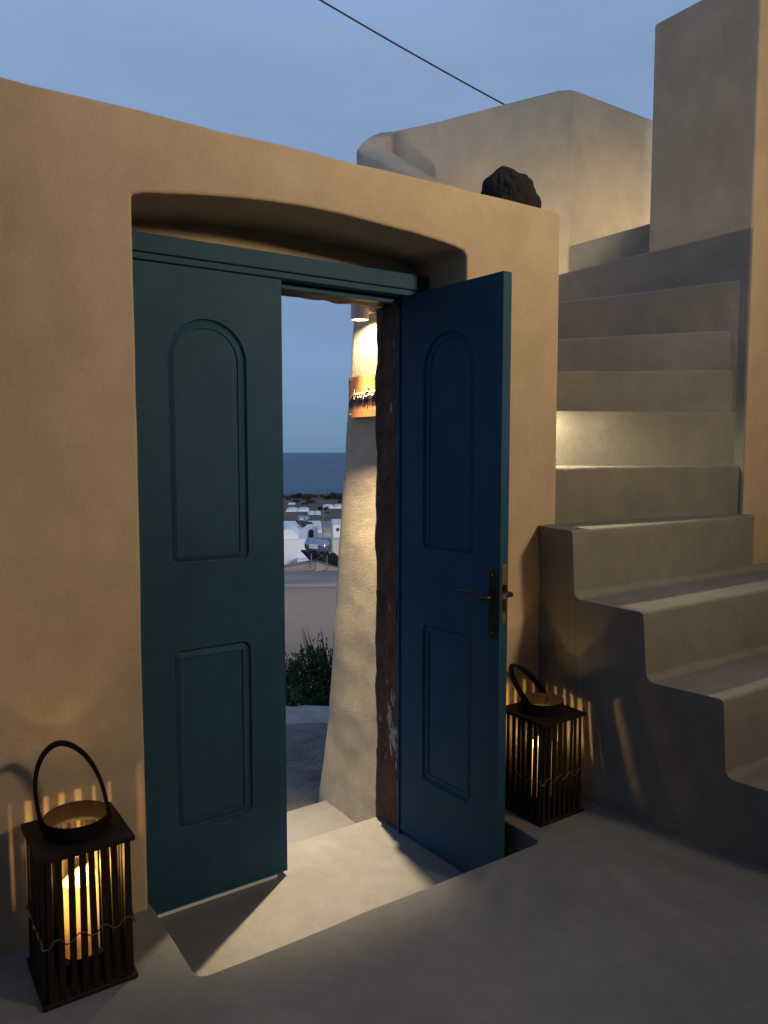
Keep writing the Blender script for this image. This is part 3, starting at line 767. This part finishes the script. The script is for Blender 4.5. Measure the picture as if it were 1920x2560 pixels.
    bm = bmesh.new(); tube(bm, pts, .01, flat=(.020, .010, ax.cross(Vector((0, 0, 1)))+Vector((0, 0, .001)))); obj('strap_handle', bm, 'strap', root)
    tag(root, label, 'lantern', 'wooden candle lanterns by the door')
make_lantern((.442, 2.122, 0), 'dark slatted wooden candle lantern with its strap handle standing upright against the long wall', (-8, -.03, .04, .217), 1)
make_lantern((2.178, 2.100, 0), 'dark slatted wooden candle lantern between the open door leaf and the staircase, handle tipped over', (24, -.03, .135, .135), 2)

# ------------------------------------------------------------------ outside: kerb, weeds, village, far land
def kerb():
    bm = bmesh.new(); rows = []
    for i in range(90):
        a = radians(8+i*.55); d = 6.0+.22*noise.noise(Vector((i*.12, 2, 0)))-.004*(i-40)
        row = []
        for k in range(9):
            t = k/8; dd = d-.42+.84*t; z = gz(dd)-.06+.13*sin(pi*t)*(1+.3*noise.noise(Vector((i*.4, k*.8, 5))))
            row.append(bm.verts.new((dd*sin(a), dd*cos(a), z)))
        rows.append(row)
    for r0, r1 in zip(rows, rows[1:]):
        for k in range(8): bm.faces.new((r0[k], r0[k+1], r1[k+1], r1[k]))
    o = obj('path_edge', bm, 'kerb', smooth=True); o['kind'] = 'structure'
kerb()

def leaves(n, fn, s0, s1, rnd, elong=2.2):
    vs, fs = [], []
    for i in range(n):
        p, d = fn(rnd); s = rnd.uniform(s0, s1)
        u = Vector((rnd.gauss(0, 1), rnd.gauss(0, 1), rnd.gauss(0, 1))).normalized() if d is None else (d + Vector((rnd.gauss(0, .5), rnd.gauss(0, .5), rnd.gauss(0, .5)))).normalized()
        v = u.cross(Vector((rnd.gauss(0, 1), rnd.gauss(0, 1), rnd.gauss(0, 1)))).normalized()
        k = len(vs); vs += [p-v*s*.1, p+u*s*elong*.5-v*s*.5, p+u*s*elong, p+u*s*elong*.5+v*s*.5]; fs.append((k, k+1, k+2, k+3))
    return vs, fs
def leafobj(name, vs, fs, m, parent):
    me = bpy.data.meshes.new(name); me.from_pydata([tuple(v) for v in vs], [], fs); me.materials.append(M[m])
    return link(bpy.data.objects.new(name, me), parent)
def shrub(px, dist, hgt, wid, label, m, seed, n=1500):
    rnd = random.Random(seed); p = polar(px, dist, gz(dist)-.05); root = empty('wild_shrub', p)
    stems = [(rnd.uniform(-wid, wid), rnd.uniform(-wid, wid)*.8, hgt*rnd.uniform(.45, 1.0), rnd.uniform(-.15, .15), rnd.uniform(-.15, .15)) for _ in range(26)]
    bm = bmesh.new()
    for x, y, h_, dx, dy in stems: tube(bm, [(x*.5, y*.5, 0), (x*.8, y*.8, h_*.5), (x+dx, y+dy, h_)], [.006, .004, .002], 4)
    obj('stem', bm, 'leafdark', root)
    def fn(r):
        x, y, h_, dx, dy = r.choice(stems); t = r.random()**.7
        return Vector((x*(.5+.5*t)+dx*t*t+r.gauss(0, .035), y*(.5+.5*t)+dy*t*t+r.gauss(0, .035), h_*t)), Vector((0, 0, .8))
    leafobj('foliage', *leaves(n, fn, .010, .024, rnd), m, root)['kind'] = 'stuff'
    def ff(r):
        x, y, h_, dx, dy = r.choice(stems); return Vector((x+dx+r.gauss(0, .04), y+dy+r.gauss(0, .04), h_*r.uniform(.35, 1.02))), None
    leafobj('flower_heads', *leaves(34, ff, .016, .024, rnd, 1.2), 'flower', root)['kind'] = 'stuff'
    tag(root, label, 'shrub', 'flowering weeds behind the path edge')
shrub(738, 6.9, .62, .28, 'tall dark wild shrub dotted with pale flowers beyond the gravel path', 'leafdark', 3, 2200)
shrub(792, 6.8, .66, .26, 'dense dark wild shrub leaning against the pillar side of the gravel path', 'leafdark', 4, 2200)
shrub(748, 6.45, .34, .22, 'low green weeds with small white flowers growing at the pale path edge', 'leaf', 5, 1500)
shrub(690, 6.8, .6, .3, 'wild shrub with pale flowers hidden mostly behind the closed door leaf', 'leafdark', 6, 1500)
shrub(850, 6.9, .7, .3, 'wild shrub with pale flowers hidden mostly behind the pillar', 'leafdark', 7, 1500)
def spiky():
    p = polar(826, 7.2, gz(7.2)-.05); root = empty('spiky_plant', p); rnd = random.Random(5); bm = bmesh.new()
    for k in range(34):
        a = rnd.uniform(0, 2*pi); tl = rnd.uniform(.1, .55); L = rnd.uniform(.6, .98); d = Vector((cos(a)*tl, sin(a)*tl, 1)).normalized(); s = d.cross(Vector((0, 0, 1))).normalized()*.022
        b = Vector((cos(a)*.04, sin(a)*.04, 0)); q = [b-s, b+s, b+d*L*.6+s*.7, b+d*L, b+d*L*.6-s*.7]
        bm.faces.new([bm.verts.new(v) for v in q])
    obj('blades', bm, 'leafdark', root, recalc=False)
    bm = bmesh.new(); tube(bm, [(0, 0, -.05), (0, 0, .25)], [.05, .04], 8); obj('stem', bm, 'leafdark', root)
    tag(root, 'dark spiky plant with upright blade leaves beside the shrubs', 'plant')
spiky()

HEAD = atan2(polar(780, 1).x, polar(780, 1).y)   # heading of the view through the doorway
def building(name, px, dist, wid, dep, ztop, zbase, m, label, off=0.0, rot=0.0):
    c = polar(px, dist, zbase); root = empty(name, c, -HEAD+rot)
    bm = bmesh.new(); box(bm, -wid/2+off, wid/2+off, 0, dep, 0, ztop-zbase); obj('wall', bm, m, root, bevel=.06)
    tag(root, label, 'house'); return root
# near flat-roofed block with the solar heater
b1 = building('flat_roofed_house', 780, 31, 9, 4.2, -4.10, -9.4, 'greywall', 'grey rendered flat-roofed house below the path with a solar heater on top')
bm = bmesh.new(); pr = [(-4.6, 0), (-1.4, .05), (.15, .30), (1.2, .02), (4.6, .0), (4.6, -.22), (-4.6, -.22)]
prism(bm, pr, 'y', 3.2, 4.3); obj('roof_upstand', bm, 'roofcon', b1).location = (0, 0, 5.47)
bxo('roof', (-4.62, 4.62, -.12, 4.3, 5.25, 5.40), 'roofcon', b1, bevel=.03)
def heater(px, dist, zroof, label, scale=1.0):
    root = empty('solar_water_heater', polar(px, dist, zroof), -HEAD+radians(-40)); root.scale = (scale,)*3
    bm = bmesh.new(); n = 20; prof = [(.02, -.62), (.20, -.60), (.265, -.54), (.27, .54), (.20, .60), (.02, .62)]
    rings = [[bm.verts.new((z, r*cos(2*pi*k/n), 1.12+r*sin(2*pi*k/n))) for k in range(n)] for r, z in prof]
    for a, b in zip(rings, rings[1:]):
        for k in range(n): bm.faces.new((a[k], a[(k+1) % n], b[(k+1) % n], b[k]))
    bm.faces.new(rings[0][::-1]); bm.faces.new(rings[-1]); tk = obj('tank', bm, 'tank', root, smooth=True)
    bm = bmesh.new(); box(bm, -.25, .22, -.285, -.262, 1.0, 1.2); obj('tank_label', bm, 'white', tk)
    bm = bmesh.new()
    for x in (-.45, .45):
        tube(bm, [(x, .1, 0), (x, .1, .95)], .022, 6); tube(bm, [(x, -.1, .9), (x, 1.0, .02)], .02, 6); tube(bm, [(x, -.1, .02), (x, 1.0, .02)], .02, 6)
    tube(bm, [(-.45, .1, .3), (.45, .1, .8)], .016, 6)
    obj('stand', bm, 'steel', root)
    for s in (-1, 1):
        bm = bmesh.new(); v = []
        for x in (s*.52-.45, s*.52+.45):
            for y, z in ((.02, .86), (1.02, .04)):
                v.append((x, y, z))
        A = [bm.verts.new(q) for q in (v[0], v[1], v[3], v[2])]; B = [bm.verts.new((q[0], q[1]-.05, q[2]-.06)) for q in (v[0], v[1], v[3], v[2])]
        bm.faces.new(A); bm.faces.new(B[::-1])
        for k in range(4): bm.faces.new((A[k], B[k], B[(k+1) % 4], A[(k+1) % 4]))
        obj('collector_panel', bm, 'darkglass', root)
    tag(root, label, 'water heater', 'solar heaters on the roofs'); return root
heater(792, 34.4, -4.0, 'solar water heater with shiny round tank on the grey flat roof')
bm = bmesh.new()
tube(bm, [(-1.0, 0, .25), (.55, 0, .42)], .03, 6); tube(bm, [(-1.0, -.9, .05), (.55, -.9, .22)], .03, 6); tube(bm, [(-1, 0, .25), (-1, -.9, .05)], .03, 6); tube(bm, [(.55, 0, .42), (.55, -.9, .22)], .03, 6)
for x in (-.9, .45): tube(bm, [(x, 0, -.08), (x, 0, .32)], .02, 6)
o = obj('pipe_frame', bm, 'steel'); o.location = polar(755, 34.0, -4.0); o.rotation_euler = (0, 0, -HEAD); tag(o, 'low dark pipe frame lying on the grey flat roof', 'frame')
bm = bmesh.new(); tube(bm, [(0, 0, 0), (0, 0, 3.0)], .025, 6); tube(bm, [(-.2, 0, 2.7), (.2, 0, 2.7)], .012, 6); o = obj('aerial_mast', bm, 'steel'); o.location = polar(806, 35.0, -4.3)
tag(o, 'thin aerial mast standing beside the shiny heater tank', 'aerial')

def part(root, name, x0, x1, y0, y1, z0, z1, m, bevel=.03):
    bm = bmesh.new(); box(bm, x0, x1, y0, y1, z0, z1); return obj(name, bm, m, root, bevel=bevel)
zt = lambda py, d: HC-(py-1122)/F*d
# white house with vault
d = 42; b2 = building('white_house', 724, d, 2.6, 5, zt(1348, d), -9.4, 'white', 'bright white house with small rounded vault on its roof', off=-.45)
bm = bmesh.new(); prism(bm, [(-.95+.62*cos(pi*k/12)+.75, zt(1348, d)+9.4+.52*sin(pi*k/12)) for k in range(13)], 'y', .4, 3.4); obj('vault', bm, 'white', b2)
for k in range(3): part(b2, 'ledge', -1.3, .72, -.06-.05*k, .0, 4.4-.42*k, 4.5-.42*k, 'white', .01)
d = 41; b2b = building('white_annexe', 775, d, 1.5, 3, zt(1400, d), -9.4, 'white', 'low white annexe wall beside the bright white house')
# cream house with belfry
d = 50; b3 = building('cream_house', 806, d, 2.1, 5, zt(1352, d), -9.4, 'cream', 'cream rendered house carrying a small white belfry')
part(b3, 'parapet', -1.08, 1.08, -.03, .18, zt(1352, d)+9.4, zt(1344, d)+9.4, 'cream')
bz = zt(1345, d)+9.4
bf = part(b3, 'belfry', -1.22, -.32, .3, .9, bz-.6, bz+.58, 'white')
bm = bmesh.new(); prism(bm, [(-.77+.45*cos(pi*k/10), bz+.57+.26*sin(pi*k/10)) for k in range(11)], 'y', .31, .89); obj('belfry_gable', bm, 'white', bf)
bm = bmesh.new(); pp = [(-.93, bz+.02), (-.61, bz+.02)]+[(-.77+.16*cos(pi*k/8), bz+.38+.16*sin(pi*k/8)) for k in range(9)]; prism(bm, pp, 'y', .285, .31); obj('arched_opening', bm, 'shutter', bf)
part(b3, 'window', -.62, -.34, -.03, .02, bz-1.55, bz-1.15, 'shutter', 0)
part(b3, 'window', .35, .62, -.03, .02, bz-1.55, bz-1.15, 'shutter', 0)
# white block right with window
d = 46; b4 = building('white_block_house', 852, d, 1.1, 4, zt(1312, d), -9.4, 'white', 'tall narrow white house next to the cream house', off=.05)
part(b4, 'window', -.28, -.12, -.03, .02, zt(1328, d)+9.4, zt(1320, d)+9.4, 'shutter', 0)
d = 44; b4b = building('cream_lean_to', 843, d, .62, 1.2, zt(1350, d), zt(1392, d), 'cream', 'small cream box room at the foot of the tall narrow white house')
bxo('leg_block', (-.25, .25, .3, .9, -2.2, .02), 'shutter', b4b)
d = 60; building('pale_terrace_house', 735, d, 4.2, 8, zt(1325, d), -10.5, 'white', 'low pale terrace house in shade behind the bright white house')
d = 66; building('pale_back_house', 812, d, 3.4, 6, zt(1318, d), -11, 'greywall', 'low grey house at the edge of the brown fields')
heater(757, 62, zt(1325, 62), 'distant solar water heater on the low pale terrace', .85)

def greenhouse(px, py, wpx, hpx, label, rot=0):
    t = (py-1122)/F
    lo_, hi_ = 60, 1000
    for _ in range(40):
        mid = (lo_+hi_)/2
        if (HC-gz(mid))/mid > t: lo_ = mid
        else: hi_ = mid
    dist = lo_; s = dist/F; W_, H_ = wpx*s, hpx*s
    root = empty('greenhouse', polar(px, dist, gz(dist)-.4), -HEAD+rot)
    n = max(2, int(W_/6)); bm = bmesh.new()
    for k in range(n):
        x0, x1 = -W_/2+W_*k/n, -W_/2+W_*(k+1)/n; pts = [(x0, 0), (x1-.15, 0)]+[((x0+x1-.15)/2+(x1-x0-.15)/2*cos(pi*j/8), H_*.65+H_*.5*sin(pi*j/8)) for j in range(9)]
        prism(bm, pts, 'y', 0, 22)
    obj('tunnel_roof', bm, 'plastic', root)
    bm = bmesh.new(); box(bm, -W_/2, W_/2, -.25, -.03, 0, H_*.22); obj('base_wall', bm, 'cream', root)
    tag(root, label, 'greenhouse')
greenhouse(742, 1280, 58, 7, 'long white plastic greenhouse at the near side of the brown fields')
greenhouse(785, 1288, 34, 5, 'short white plastic greenhouse beside the long one')
greenhouse(835, 1272, 55, 7, 'white walled greenhouse among the dark trees')
greenhouse(727, 1262, 18, 3, 'small distant pale farm shed under the trees')

def tree(px, py, wpx, hpx, label, seed):
    rnd = random.Random(seed); t = (py-1122)/F; lo_, hi_ = 60, 1000
    for _ in range(40):
        mid = (lo_+hi_)/2
        if (HC-gz(mid))/mid > t: lo_ = mid
        else: hi_ = mid
    dist = lo_; s = dist/F; R_, H_ = wpx*s/2, hpx*s
    root = empty('tree', polar(px, dist, gz(dist)-.4))
    bm = bmesh.new(); tube(bm, [(0, 0, 0), (0, 0, H_*.5), (R_*.15, 0, H_*.8)], [R_*.07, R_*.05, R_*.02], 6)
    for k in range(4):
        a = k*1.7; tube(bm, [(0, 0, H_*.35), (R_*.5*cos(a), R_*.5*sin(a), H_*.7)], [R_*.04, R_*.015], 5)
    obj('trunk', bm, 'bark', root)
    cl = [(Vector((rnd.uniform(-.75, .75)*R_, rnd.uniform(-.7, .7)*R_, H_*rnd.uniform(.30, .80))), rnd.uniform(.28, .5)) for _ in range(12)]
    def fn(r):
        c, q = r.choice(cl); v = Vector((r.gauss(0, 1), r.gauss(0, 1), r.gauss(0, 1))).normalized()*r.random()**.4
        return c+Vector((v.x*R_*q, v.y*R_*q, v.z*H_*q*.55)), None
    leafobj('crown', *leaves(900, fn, R_*.06, R_*.13, rnd, 1.6), 'treeleaf', root)
    tag(root, label, 'tree', 'dark trees along the coast')
TL = 'dark rounded tree in the belt along the coast'
for i, (px, py, wp, hp) in enumerate([(722, 1250, 26, 14), (748, 1248, 34, 20), (770, 1250, 36, 18), (790, 1246, 16, 12), (802, 1246, 14, 14), (818, 1249, 22, 12), (835, 1249, 38, 20), (858, 1252, 36, 18), (700, 1250, 34, 16), (880, 1252, 34, 18),
                                      (740, 1256, 20, 8), (776, 1258, 26, 10), (852, 1258, 20, 9), (760, 1262, 20, 7)]):
    tree(px, py, wp, hp, TL, i+11)
tree(806, 1276, 26, 14, 'dark bushy tree between the greenhouses', 40)
tree(818, 1284, 14, 7, 'low dark bush in front of the white walled greenhouse', 41)
